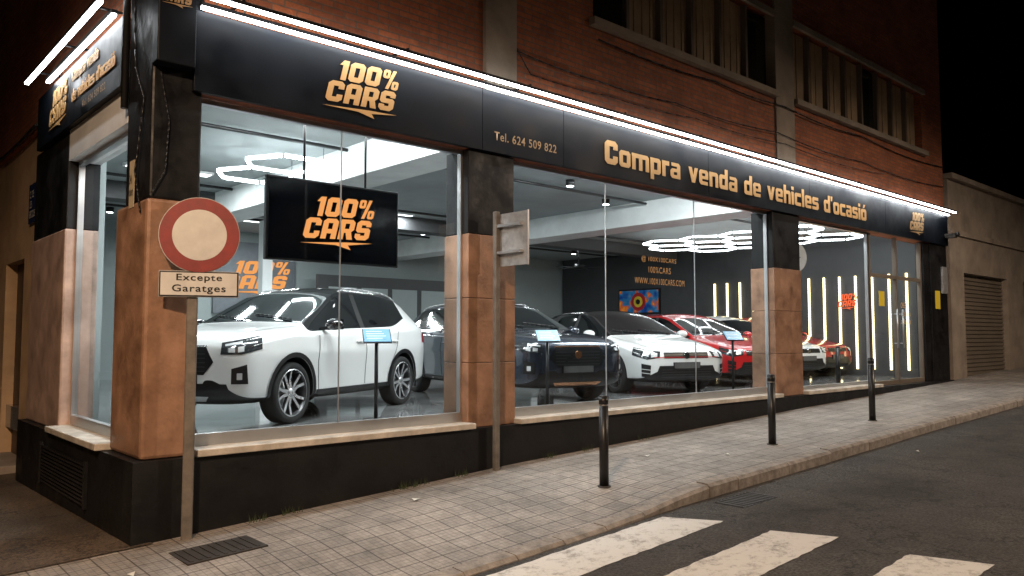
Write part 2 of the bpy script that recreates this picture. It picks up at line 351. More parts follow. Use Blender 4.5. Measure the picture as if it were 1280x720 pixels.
# ------------------------------------------------------------------ building
R=empty('car_showroom_building')
def bx(name,x0,x1,y0,y1,z0,z1,mat,bevel=0,parent=R):
    return B().box(x0,x1,y0,y1,z0,z1,mat).done(name,parent,bevel)
bx('plinth_front',-.10,17.25,-.10,.12,-2,-.03,black)
bx('plinth_side',-.10,.12,.122,4.25,-2,-.03,black)
b=B()
for k in range(11): b.box(-.125,-.101,1.2,2.9,-.56+k*.035,-.54+k*.035,pblack)
b.box(-.13,-.101,1.15,1.2,-.58,-.16,pblack).box(-.13,-.101,2.9,2.95,-.58,-.16,pblack)
b.done('plinth_vent',R)
b=B()
for (a,d) in ((.37,3.29),(3.93,9.66),(10.5,13.4)): b.box(a,d,-.15,.12,-.028,.03,sillm)
b.box(-.15,.12,.78,2.62,-.028,.03,sillm)
b.done('window_sill',R,.008)
b=B(); b.box(-.03,.40,-.03,.80,-.028,2.06,stone); b.done('corner_pillar_stone',R,.03)
bx('corner_pillar_black',-.01,.395,-.01,.62,2.06,8.9,black,.02)
for nm,a,d in (('pillar_mid',3.27,3.95),('pillar_right',9.64,10.52)):
    b=B(); b.box(a,d,-.03,.40,-.028,.66,stone).box(a,d,-.03,.40,.664,1.36,stone).box(a,d,-.03,.40,1.364,2.06,stone); b.done(nm+'_stone',R,.008)
    bx(nm+'_black',a+.004,d-.004,-.015,.38,2.062,2.99,black,.01)
bx('pillar_end',16.3,17.25,-.02,.3,-.8,2.99,black,.01)
bx('side_pillar_stone',-.03,.3,2.62,4.2,-.028,2.08,marble,.02)
bx('side_pillar_black',-.015,.3,2.63,4.19,2.08,3.12,black,.01)
def wallbox(n,x0,x1,z0,z1,mat,y0=0,y1=.3): return bx(n,x0,x1,y0,y1,z0,z1,mat)
wallbox('brick_front_a',.398,3.49,3.0,9,brick)
wallbox('pilaster_a',3.49,3.95,3.0,9,concrete,-.06)
wallbox('brick_front_b',3.95,5.33,3.0,9,brick)
wallbox('brick_under_a',5.33,9.8,3.0,4.9,brick)
wallbox('brick_over_a',5.33,9.8,6.35,9,brick)
wallbox('pilaster_b',9.8,10.4,3.0,9,concrete,-.04)
wallbox('brick_under_b',10.4,16.1,3.0,4.9,brick)
wallbox('brick_over_b',10.4,16.1,6.35,9,brick)
wallbox('brick_front_c',16.1,17.25,2.99,9,brick)
wallbox('ledge_a',5.25,9.795,4.9,5.0,concrete,-.10)
wallbox('ledge_b',10.405,16.2,4.9,5.0,concrete,-.10)
wallbox('lintel_a',5.25,9.795,6.28,6.38,concrete,-.06,-.002)
wallbox('lintel_b',10.405,16.2,6.28,6.38,concrete,-.06,-.002)
shut=M('shutter_slats',(.40,.29,.18),.7,var=.35,vs=2)
framem=M('upper_frame',(.16,.13,.10),.6,var=.2)
wg2=M('upper_glass',(.02,.018,.016),.08,var=0,rvar=0)
b=B()
for (a,d,n) in ((5.33,9.8,6),(10.4,16.1,8)):
    w=(d-a)/n
    for k in range(n):
        x0=a+k*w
        b.box(x0,x0+.06,.06,.16,5.0,6.3,framem)
        if (k*7+n)%5 in (1,): b.box(x0+.06,x0+w,.14,.16,5.0,6.3,wg2)
        else:
            b.box(x0+.06,x0+w,.15,.17,5.0,6.3,shut)
            for q in range(int(w/.18)): b.box(x0+.07+q*.18,x0+.12+q*.18,.135,.149,5.02,6.28,shut)
    b.box(a,d,.17,.2,5,6.3,walld)
b.done('upper_windows',R)
bx('brick_side',0,.3,.622,14,3.45,9,brick)
bx('side_fascia_white',-.01,.3,.622,2.628,2.80,3.448,whitep)
bx('plaster_side',.06,.3,4.2,5.1,-2,3.449,plaster)
bx('plaster_side_over',.06,.3,5.1,6.3,1.95,3.449,plaster)
bx('plaster_side_far',.06,.3,6.3,14,-2,3.449,plaster)
bx('side_door_leaf',.2,.28,5.1,6.3,-1,1.95,M('brown_door',(.07,.04,.025),.5))
bx('side_door_step',-.25,.2,4.9,6.5,-1.2,-.66,concrete,.01)
bx('east_wall',17.2,17.5,.3,12.3,-2,9,brick)
bx('interior_east',17.1,17.19,.31,12,-.0,3.5,walld)
bx('north_wall',0,17.5,12.1,12.3,-1,3.5,wallg)
bx('north_wall_upper',0,17.5,12.1,12.3,3.62,9,brick)
bx('interior_west',.3,.36,2.65,12,0,3.5,wallg)
bx('roof_slab',0,17.5,.3,12.3,8.9,9.05,concrete)
bx('interior_floor',.12,17.1,.12,12.1,-.3,0,floorm)
bx('interior_ceiling',.12,17.1,.31,12.1,3.5,3.6,ceilm)
b=B(); b.box(3.32,3.92,.42,12.0,3.06,3.498,beamm).box(9.7,10.4,.42,12.0,3.06,3.498,beamm).box(.4,17.0,7.2,7.6,3.2,3.497,walld)
b.done('ceiling_beams',R,.01)
b=B()
for yy in (2.6,6.4,9.5): b.cyl((.5,yy,3.44),(3.3,yy,3.44),.025,pblack,8).cyl((3.94,yy,3.44),(9.68,yy,3.44),.025,pblack,8).cyl((10.42,yy,3.44),(17,yy,3.44),.025,pblack,8)
b.done('ceiling_conduits',R)
bx('interior_column',4.55,4.75,7.9,8.1,0,3.2,beamm)
b=B(); b.box(7.5,12.5,11.2,11.3,0,2.5,walld)
for k in range(5): b.box(7.8+k*.95,8.6+k*.95,11.17,11.199,.9,2.2,wallg)
b.done('office_partition',R)
b=B()
def frame(x0,x1,z0=.03,z1=2.98,y=.08,bot=.10):
    b.box(x0,x1,y,y+.06,z0,z0+bot,alu); b.box(x0,x1,y,y+.06,z1-.04,z1,alu)
    b.box(x0,x0+.025,y,y+.06,z0+bot,z1-.04,alu); b.box(x1-.025,x1,y,y+.06,z0+bot,z1-.04,alu)
frame(.40,3.27); frame(3.95,9.64); frame(10.52,13.38,bot=.06)
for X in (1.79,5.66,7.63): b.box(X-.004,X+.004,.10,.115,.13,2.94,alu)
b.box(.08,.14,.80,2.62,.03,.13,alu); b.box(.08,.14,.80,2.62,2.76,2.798,alu); b.box(.08,.14,.8,.825,.13,2.76,alu); b.box(.08,.14,2.595,2.62,.13,2.76,alu)
b.done('window_frames',R)
b=B()
for X in (13.42,14.68,15.95): b.box(X,X+.06,.07,.15,-.03,2.98,framem)
b.box(13.48,14.68,.075,.145,2.12,2.19,framem).box(14.74,15.95,.075,.145,2.12,2.19,framem)
b.box(13.48,14.68,.075,.145,-.03,.06,framem).box(14.74,15.95,.075,.145,-.03,.06,framem)
b.cyl((14.58,.03,.7),(14.58,.03,1.5),.015,alu,10).cyl((14.86,.03,.7),(14.86,.03,1.5),.015,alu,10)
for X in (14.58,14.86):
    for z in (.8,1.4): b.cyl((X,.03,z),(X,.10,z),.01,alu,8)
b.done('entrance_door_frame',R)
b=B()
def pane(x0,x1,z0,z1,y=.108): b.face([(x0,y,z0),(x1,y,z0),(x1,y,z1),(x0,y,z1)],winglass)
pane(.425,1.786,.13,2.94); pane(1.794,3.245,.13,2.94); pane(3.975,5.656,.13,2.94); pane(5.664,7.626,.13,2.94); pane(7.634,9.615,.13,2.94)
pane(10.545,13.355,.09,2.94); pane(13.48,14.68,.06,2.12); pane(14.74,15.95,.06,2.12); pane(13.48,14.68,2.19,2.96); pane(14.74,15.95,2.19,2.96)
b.face([(.11,.825,.13),(.11,.825,2.76),(.11,2.595,2.76),(.11,2.595,.13)],winglass)
b.done('window_panes',R)
bx('door_side_panel',16.01,16.298,.02,.15,-.5,2.99,black)
ylw=M('yellow_sticker',(.8,.6,.05),.5,var=.05)
b=B(); b.box(13.9,14.15,.10,.104,1.55,1.85,ylw).box(16.5,16.78,-.026,-.022,1.55,1.95,ylw)
b.done('warning_stickers',R)
# ------------------------------------------------------------------ fascia signs
F=empty('shop_fascia_sign')
b=B(); segs=[.30,3.43,4.71,7.76,10.8,13.9,17.25]
for a,d in zip(segs[:-1],segs[1:]): b.box(a+.003,d-.003,-.07,-.012,2.99,3.68,signblack)
b.done('fascia_panels',F,.003)
XR=(1,0,0); yF=-.07
logo('logo_letters',(1.48,yF,3.07),XR,.84,.53,gold,F)
text('Tel. 624 509 822','phone_letters',(3.60,yF,3.13),XR,.98,.10,dimgold,F,bold=.012)
glyphs([("Compra venda de vehicles d'ocasió",0,0,1)],'slogan_letters',(5.45,yF,3.07),XR,7.55,.38,gold,F)
logo('logo_letters_small',(15.05,yF,3.10),XR,.80,.48,dimgold,F)
F2=empty('side_fascia_sign')
b=B(); b.box(-.07,-.012,.64,2.42,3.12,3.74,signblack).box(-.07,-.012,2.425,3.92,3.12,3.74,signblack); b.done('side_fascia_panels',F2,.003)
YL=(0,-1,0)
logo('logo_letters',(-.07,3.3,3.20),YL,.80,.46,gold,F2)
glyphs([('Compra venda',0,0,1)],'slogan_letters_1',(-.07,2.3,3.52),YL,.95,.15,dimgold,F2)
glyphs([("de vehicles d'ocasió",0,0,1)],'slogan_letters_2',(-.07,2.3,3.34),YL,1.5,.13,gold,F2)
text('Tel. 624 509 822','phone_letters',(-.07,1.9,3.20),YL,.8,.07,dimgold,F2)
C=empty('corner_box_sign')
B().box(-.02,.285,-.15,-.012,3.15,4.1,signblack).done('box',C,.01)
logo('logo_letters',(.0,-.15,3.62),XR,.25,.19,dimgold,C)
def ledstrip(name,p0,p1,ax):
    e=empty(name); b=B(); w=.024
    (x0,y0,z0),(x1,y1,z1)=p0,p1
    if ax=='x':
        b.box(x0,x1,y0-w,y0+w,z0,z0+.03,black); b.done('housing',e)
        b=B(); b.box(x0+.01,x1-.01,y0-w*.8,y0+w*.8,z0-.022,z0-.001,tubeE); b.done('diffuser',e)
    else:
        b.box(x0-w,x0+w,y0,y1,z0,z0+.03,black); b.done('housing',e)
        b=B(); b.box(x0-w*.8,x0+w*.8,y0+.01,y1-.01,z0-.022,z0-.001,tubeE); b.done('diffuser',e)
    return e
e1=ledstrip('led_strip_light',(.32,-.12,3.70),(17.2,0,0),'x')
e2=ledstrip('led_strip_light',(.32,-.33,3.71),(17.0,0,0),'x')
e3=ledstrip('led_strip_light',(-.12,.7,3.77),(0,3.2,0),'y')
e4=ledstrip('led_strip_light',(-.28,.5,3.78),(0,3.45,0),'y')
b=B(); X=.6
while X<17.1: b.box(X-.01,X+.01,-.35,-.001,3.742,3.76,black); X+=1.65
b.done('brackets',e2)
b=B()
for Y in (.8,2,3.1): b.box(-.30,-.001,Y-.01,Y+.01,3.812,3.83,black)
b.done('brackets',e4)
def cable(name,pts,r=.009):
    b=B(); P=[]
    for a,d in zip(pts[:-1],pts[1:]):
        a=Vector(a);d=Vector(d)
        for k in range(8):
            t=k/8; p=a.lerp(d,t); p.z-=.05*math.sin(math.pi*t)*(d-a).length*.35; P.append(p)
    P.append(Vector(pts[-1])); b.tube(P,r,pblack,6); return b.done(name)
cable('facade_cable',[(3.96,-.03,4.25),(5.4,-.03,4.2),(7,-.03,4.25),(9.75,-.07,4.3),(13,-.03,4.3),(17.2,-.03,4.35)])
cable('facade_cable',[(3.96,-.03,4.3),(4.2,-.03,4.02),(5.6,-.03,4.05),(7.5,-.03,4.12),(10,-.07,4.15),(14,-.03,4.2)],.007)
cable('facade_cable',[(5.4,-.03,4.75),(8,-.03,4.78),(10,-.07,4.78),(13,-.03,4.8),(17.2,-.03,4.8)],.012)
cable('facade_cable',[(-.03,.5,4.5),(-.05,.3,3.2),(-.03,.12,2.9),(-.06,.2,2.3),(-.04,.1,1.95)],.008)
cable('facade_cable',[(.05,-.03,3.1),(.12,-.04,2.7),(.1,-.04,2.3),(.0,-.04,2.1)],.006)
B().cyl((-.06,.55,2.9),(-.06,.55,8.5),.03,pblack,10).done('drain_pipe')
cable('facade_cable',[(-.03,4.2,3.5),(-.03,8,3.55),(-.03,13,3.6)],.02)
pl=empty('house_name_plaque'); B().box(.03,.058,4.3,4.8,2.35,2.85,M('blue_enamel',(.02,.035,.10),.3)).done('plate',pl,.005)
text('C. DE\nLES\nESCOLES','letters',(.03,4.73,2.42),YL,.36,.34,whitel,pl,off=.003)
nt_=empty('notice_sticker'); B().box(-.035,-.031,.30,.43,2.02,2.42,M('gold_notice',(.5,.42,.28),.5)).done('sheet',nt_)
text('24h\nobert','letters',(-.035,.42,2.12),YL,.10,.18,pblack,nt_,off=.002)
cc=empty('security_camera'); B().box(17.0,17.12,-.3,-.09,3.15,3.25,iron).cyl((17.06,-.1,3.22),(17.06,-.0,3.22),.03,iron).cyl((17.06,-.36,3.22),(17.06,-.301,3.22),.05,pblack).done('housing',cc)
me_=empty('electric_meter_box'); B().box(16.85,17.15,-.07,-.021,1.9,2.5,galv).done('box',me_,.01)
# ------------------------------------------------------------------ neighbour
N=empty('neighbouring_garage_building')
B().box(17.52,26,.0,.3,2.45,4.6,concrete).box(17.52,18.4,0,.3,-1,2.45,concrete).box(21.6,23.0,0,.3,-1,2.45,concrete).box(26,40,0,.3,-1,4.9,concrete).done('walls',N)
B().box(17.5,26,-.12,.4,4.6,4.72,concrete).box(17.52,26,-.06,-.002,3.3,3.42,concrete).done('cornice',N)
b=B(); b.box(18.4,21.6,.15,.2,-1,2.45,framem).box(23,26,.15,.2,-1,2.45,framem)
for k in range(24): b.box(18.4,21.6,.12,.149,-.0+k*.1,.06+k*.1,framem); b.box(23,26,.12,.149,.1+k*.1,.16+k*.1,framem)
b.done('garage_doors',N)
B().box(17.52,40,.3,12,4.3,4.4,concrete).box(39.7,40,.3,12,-1,4.3,concrete).done('roof',N)
# ------------------------------------------------------------------ interior things
def hexpts(cx,cy,r,rot=0): return [(cx+r*math.cos(rot+k*math.pi/3),cy+r*math.sin(rot+k*math.pi/3)) for k in range(6)]
def hexlight(name,cells,r,z,rot,em,hw=.02):
    e=empty(name); seen=set(); b=B(); hb=B()
    for (cx,cy) in cells:
        P=hexpts(cx,cy,r,rot)
        for k in range(6):
            p,q=P[k],P[(k+1)%6]; key=(round((p[0]+q[0])/2,1),round((p[1]+q[1])/2,1))
            if key in seen: continue
            seen.add(key); d=Vector((q[0]-p[0],q[1]-p[1],0)); ln=d.length; a=math.atan2(d.y,d.x)
            T=Matrix.Translation((p[0],p[1],z))@Matrix.Rotation(a,4,'Z')
            b.box(.03,ln-.03,-hw,hw,-.02,.015,em,T); hb.box(.02,ln-.02,-.012,.012,.016,.03,whitep,T)
    b.done('tubes',e); hb.done('backing',e)
    w=B()
    for (cx,cy) in cells[:3]:
        w.cyl((cx+r*math.cos(rot),cy+r*math.sin(rot),z+.02),(cx+r*math.cos(rot),cy+r*math.sin(rot),3.5),.004,pblack,6)
    w.done('hanging_wires',e)
hexlight('hexagon_led_light',[(2.60,2.95),(2.60,3.885)],.54,3.2,0,hexE,.016)
r_=.62; cells=[]
for a in range(4):
    for d in range(3):
        cells.append((13.5+d*1.5*r_, 1.7+a*math.sqrt(3)*r_+(d%2)*math.sqrt(3)*r_/2))
hexlight('hexagon_led_light',cells,r_,3.2,0,hexE2,.016)
b=B()
for (px,py) in ((5.2,2.2),(7.2,2.2),(5.2,5.2),(7.4,5.2),(9.0,3.0),(6.2,8.8),(9.0,8.8),(12,9.0),(15,9.5),(2,7.5),(2.4,10.2),(8.6,6.2)):
    b.cyl((px,py,3.40),(px,py,3.498),.075,pblack,10); b.cyl((px,py,3.392),(px,py,3.399),.06,spotE,8)
b.done('ceiling_downlights')
def panel(x,y,z,sx_,sy_,tilt,en,col=(.93,.98,1)):  # invented ceiling fixtures, added as fill light for the cars and showroom
    e=empty('added_fill_panel',(x,y,z)); e.rotation_euler=(rad(tilt),0,0)
    B().box(-sx_/2-.03,sx_/2+.03,-sy_/2-.03,sy_/2+.03,.012,.05,whitep).done('housing',e)
    B().box(-sx_/2,sx_/2,-sy_/2,sy_/2,.004,.0115,fillE).done('diffuser',e)
    ld=bpy.data.lights.new('added_fill_lamp','AREA'); ld.shape='RECTANGLE'; ld.size=sx_; ld.size_y=sy_; ld.energy=en; ld.color=col
    lo=bpy.data.objects.new('added_fill_lamp',ld); S.collection.objects.link(lo); lo.parent=e
panel(1.9,.62,3.40,2.2,.3,30,150)
panel(5.4,.62,3.40,2.0,.3,30,115)
panel(8.2,.62,3.40,2.0,.3,30,105)
panel(12.2,.62,3.40,2.0,.3,30,80)
panel(15.2,.62,3.40,2.0,.3,30,55)
panel(2.0,5.6,3.44,1.2,.2,0,130)
panel(6.8,7.0,3.46,1.2,.1,0,110)
panel(5.6,10.0,3.46,1.2,.1,0,110)
panel(13,8.3,3.46,1.2,.3,0,50)
b=B()
for k in range(14):
    Y=.8+k*.4
    if Y>4.1 and Y<4.5: continue
    b.box(17.06,17.099,Y-.02,Y+.02,.15,2.42,barE)
b.done('led_wall_bars')
tv=empty('hanging_screen')
B().box(1.2,2.7,.47,.53,1.68,2.50,pblack).done('panel',tv,.01)
B().box(1.225,2.675,.462,.469,1.705,2.475,M('screen_black',(.004,.005,.007),.12,var=0,rvar=0)).done('screen',tv)
B().cyl((1.6,.5,2.50),(1.6,.5,3.3),.012,pblack).cyl((2.3,.5,2.50),(2.3,.5,3.3),.012,pblack).done('hangers',tv)
logo('logo',(1.55,.462,1.83),XR,.84,.54,orangeE,tv,ext=.002,off=.003)
def wallboard(x,z0,z1,w):
    e=empty('wall_logo_board'); B().box(x,x+w,12.02,12.098,z0,z1,M('board_grey',(.16,.18,.20),.5)).done('board',e)
    logo('logo',(x+.15,12.02,z0+.45),XR,w-.3,(z1-z0)*.5,orangeE,e,ext=.01)
wallboard(5.2,1.5,3.25,2.1)
e=empty('wall_logo_board'); B().box(17.04,17.098,3.45,4.35,1.45,2.2,M('board_grey2',(.2,.21,.22),.5)).done('board',e)
logo('logo',(17.04,4.25,1.55),YL,.75,.5,orangeE,e,ext=.004)
e=empty('neon_wall_sign'); logo('letters_1',(17.05,2.45,1.6),YL,.5,.4,neonR,e)
m,nt,bb=newmat('picture_art'); tc=nt.nodes.new('ShaderNodeTexCoord'); n=nt.nodes.new('ShaderNodeTexNoise'); n.inputs['Scale'].default_value=3
L(nt,tc.outputs['Object'],n.inputs['Vector']); cr=nt.nodes.new('ShaderNodeValToRGB'); cr.color_ramp.elements[0].position=.3
cr.color_ramp.elements[0].color=(.0,.03,.2,1); cr.color_ramp.elements[1].position=.7; cr.color_ramp.elements[1].color=(.8,.3,.02,1)
q=cr.color_ramp.elements.new(.48); q.color=(.02,.15,.3,1); q=cr.color_ramp.elements.new(.55); q.color=(.5,.08,.02,1)
L(nt,n.outputs['Fac'],cr.inputs[0]); L(nt,cr.outputs[0],bb.inputs['Base Color']); L(nt,cr.outputs[0],bb.inputs['Emission Color']); bb.inputs['Emission Strength'].default_value=.3
e=empty('wall_picture'); B().box(17.05,17.098,7.9,9.5,1.62,2.4,pblack).done('frame',e); B().box(17.03,17.049,7.95,9.45,1.67,2.35,m).done('canvas',e)
b=B(); b.cyl((17.022,8.7,2.0),(17.029,8.7,2.0),.28,pR,24); b.cyl((17.012,8.7,2.0),(17.021,8.7,2.0),.17,ylw,24); b.cyl((17.0,8.7,2.0),(17.011,8.7,2.0),.08,pblack,24); b.done('motif',e)
e=empty('glass_lettering')
for s_,z,x0,w in (('@ 100X100CARS',1.96,6.4,.78),('100%CARS',1.82,6.55,.5),('WWW.100X100CARS.COM',1.66,6.25,1.12)):
    text(s_,'line',(x0,.106,z),XR,w,.085,gold,e,off=.001,bold=.0)
e=empty('glass_lettering'); text("OBERT\nde dilluns\na dissabte",'line',(14.95,.106,1.2),XR,.5,.45,gold,e,off=.001,bold=0)
# round clock shape added inside the third window to imitate a reflected sign
e=empty('round_reflection_disc',(11.12,.42,2.36),rad(-20)); b=B()
b.cyl((0,0,0),(0,-.035,0),.27,galv,40); b.cyl((0,-.0355,0),(0,-.04,0),.25,M('reflection_disc_face',(.45,.46,.46),.5),40)
b.box(-.006,.006,-.044,-.041,0,.18,pblack); b.box(0,.12,-.044,-.041,-.006,.006,pblack); b.cyl((0,-.01,.26),(0,-.01,1.0),.008,pblack,8); b.done('reflected_disc',e)
e=empty('ceiling_fan',(13.5,7.9,2.75)); b=B(); b.cyl((0,0,0),(0,0,.14),.12,pblack); b.cyl((0,0,.14),(0,0,.75),.02,pblack,8)
for k in range(5):
    T=Matrix.Rotation(k*2*math.pi/5+.3,4,'Z'); b.box(.1,.65,-.07,.07,.05,.06,pblack,T)
b.done('rotor',e)
card=M('info_card',(.17,.36,.52),.3,var=.1,vs=20)
def stand(x,y,rz):
    e=empty('information_stand',(x,y,0),rz); b=B()
    b.cyl((0,0,0),(0,0,.015),.15,pblack,24); b.cyl((0,0,.015),(0,0,.9),.022,pblack,12); b.done('post',e)
    T=Matrix.Translation((0,-.02,.95))@Matrix.Rotation(rad(-50),4,'X')
    b=B(); b.box(-.16,.16,-.004,.008,-.12,.12,pblack,T); b.box(-.15,.15,-.012,-.005,-.11,.11,card,T)
    for k in range(4): b.box(-.12,.06+.02*(k%3),-.014,-.0125,.06-k*.04,.07-k*.04,whitel,T)
    b.done('card',e)
stand(2.84,1.10,rad(-25)); stand(5.38,.9,rad(-30)); stand(9.86,.9,rad(-30))
for (px,py,hh) in ((12.9,.5,.72),(15.75,.55,.9)):
    e=empty('barrier_post',(px,py,0)); b=B(); b.cyl((0,0,0),(0,0,.02),.13,pblack); b.cyl((0,0,.02),(0,0,hh),.045,pblack); b.cyl((0,0,hh),(0,0,hh+.03),.045,pblack,20,.03); b.done('post',e)
# ------------------------------------------------------------------ street furniture
for (px,py,hh) in ((3.83,-1.45,.88),(6.9,-1.5,.86),(9.7,-1.52,.92)):
    e=empty('bollard',(px,py,walkz(px,py))); b=B()
    b.cyl((0,0,-.05),(0,0,.01),.065,iron); b.cyl((0,0,.01),(0,0,hh-.1),.046,pblack,24); b.cyl((0,0,hh-.1),(0,0,hh-.085),.042,galv,24)
    b.cyl((0,0,hh-.085),(0,0,hh-.015),.047,pblack,24); b.cyl((0,0,hh-.015),(0,0,hh),.047,pblack,24,.036); b.done('post',e)
sx0=.285
sgn=empty('no_vehicles_traffic_sign',(sx0,-.2,walkz(sx0,-.2)),rad(-22))
g=walkz(sx0,-.2)
b=B(); b.box(-.042,.042,-.025,.025,-.05,2.70,polem); b.done('pole',sgn,.012)
redm=M('sign_red',(.24,.028,.026),.5,var=.3,vs=8); whm=M('sign_white',(.62,.62,.60),.5,var=.15,vs=6)
b=B(); zc=1.76-g
b.cyl((.045,-.028,zc),(.045,-.048,zc),.305,galv,64); b.cyl((.045,-.0485,zc),(.045,-.053,zc),.30,redm,64); b.cyl((.045,-.0535,zc),(.045,-.056,zc),.205,whm,64); b.done('disc',sgn)
b=B(); zz=1.37-g; b.box(-.25,.35,-.045,-.03,zz-.11,zz+.10,galv); b.box(-.245,.345,-.049,-.0455,zz-.105,zz+.095,pblack); b.box(-.235,.335,-.053,-.0495,zz-.095,zz+.085,whm); b.done('plate',sgn,.002)
text('Excepte','plate_text_1',(-.12,-.053,zz+.005),XR,.34,.07,pblack,sgn,off=.002,bold=.015); text('Garatges','plate_text_2',(-.15,-.053,zz-.085),XR,.40,.075,pblack,sgn,off=.002,bold=.015)
sp=empty('parking_sign',(3.52,-.2,walkz(3.5,-.2))); g2=walkz(3.5,-.2)
B().box(-.03,.03,-.03,.03,-.05,2.30-g2,polem).done('pole',sp,.01)
b=B(); b.box(.032,.046,-.46,.04,1.70-g2,2.27-g2,galv); b.box(.031,.05,-.465,-.46,1.695-g2,2.275-g2,alu); b.box(.0465,.05,-.44,.02,1.72-g2,2.25-g2,M('sign_blue',(.02,.1,.4),.4)); b.box(-.02,.031,-.4,.02,1.83-g2,1.86-g2,alu); b.box(-.02,.031,-.4,.02,2.12-g2,2.15-g2,alu); b.done('panel',sp)
# ------------------------------------------------------------------ cars
def lathe(b,prof,mat,seg=48,sm=True):
    i=b.mi(mat); rings=[]
    for (r,y) in prof: rings.append([b.bm.verts.new((r*math.cos(2*math.pi*k/seg),y,r*math.sin(2*math.pi*k/seg))) for k in range(seg)])
    for A,C in zip(rings[:-1],rings[1:]):
        for k in range(seg):
            f=b.bm.faces.new((A[k],A[(k+1)%seg],C[(k+1)%seg],C[k])); f.material_index=i; f.smooth=sm
def wheelmesh(name,rim,face=None,R=.325,rr=.245,nsp=5):
    b=B(); face=face or rim
    lathe(b,[(rr-.01,-.09),(rr+.01,-.105),(R-.03,-.11),(R-.008,-.095),(R,-.07),(R,.07),(R-.008,.095),(R-.03,.11),(rr+.01,.105),(rr-.01,.09)],rubber)
    lathe(b,[(rr+.008,-.1),(rr+.012,.1),(rr-.004,.104)],face); lathe(b,[(rr-.004,.104),(rr-.014,.09),(rr-.02,.02),(rr-.03,-.08)],rim)
    lathe(b,[(.0,-.02),(rr-.025,-.02)],seamm); lathe(b,[(.0,0.0),(.15,0.0),(.155,-.015)],rimS)
    lathe(b,[(.0,.085),(.03,.085),(.055,.07),(.06,.03)],face)
    i=b.mi(rim); i2=b.mi(face)
    for k in range(nsp):
        for sgn_ in (-1,1):
            a=2*math.pi*k/nsp; T=Matrix.Rotation(-a,4,'Y')
            p=[]
            for (r,c_,w,y) in ((.03,.012,.020,.075),(.13,.028,.016,.070),(rr-.012,.066,.018,.090)):
                p.append([T@Vector((r,y,sgn_*c_-w)),T@Vector((r,y,sgn_*c_+w)),T@Vector((r,y-.035,sgn_*c_+w)),T@Vector((r,y-.035,sgn_*c_-w))])
            V=[[b.bm.verts.new(q) for q in row] for row in p]
            for A,C in zip(V[:-1],V[1:]):
                for j in range(4): b.bm.faces.new((A[j],A[(j+1)%4],C[(j+1)%4],C[j])).material_index=(i2 if j==0 else i)
    bmesh.ops.recalc_face_normals(b.bm,faces=b.bm.faces)
    me=bpy.data.meshes.new(name); b.bm.to_mesh(me); b.bm.free()
    for m_ in b.m: me.materials.append(m_)
    return me
WM={'S':wheelmesh('wheel_silver',rimD,rimS),'D':wheelmesh('wheel_dark',rimD),'L':wheelmesh('wheel_light',rimS)}
plc=M('plate_cover',(.10,.10,.10),.4)
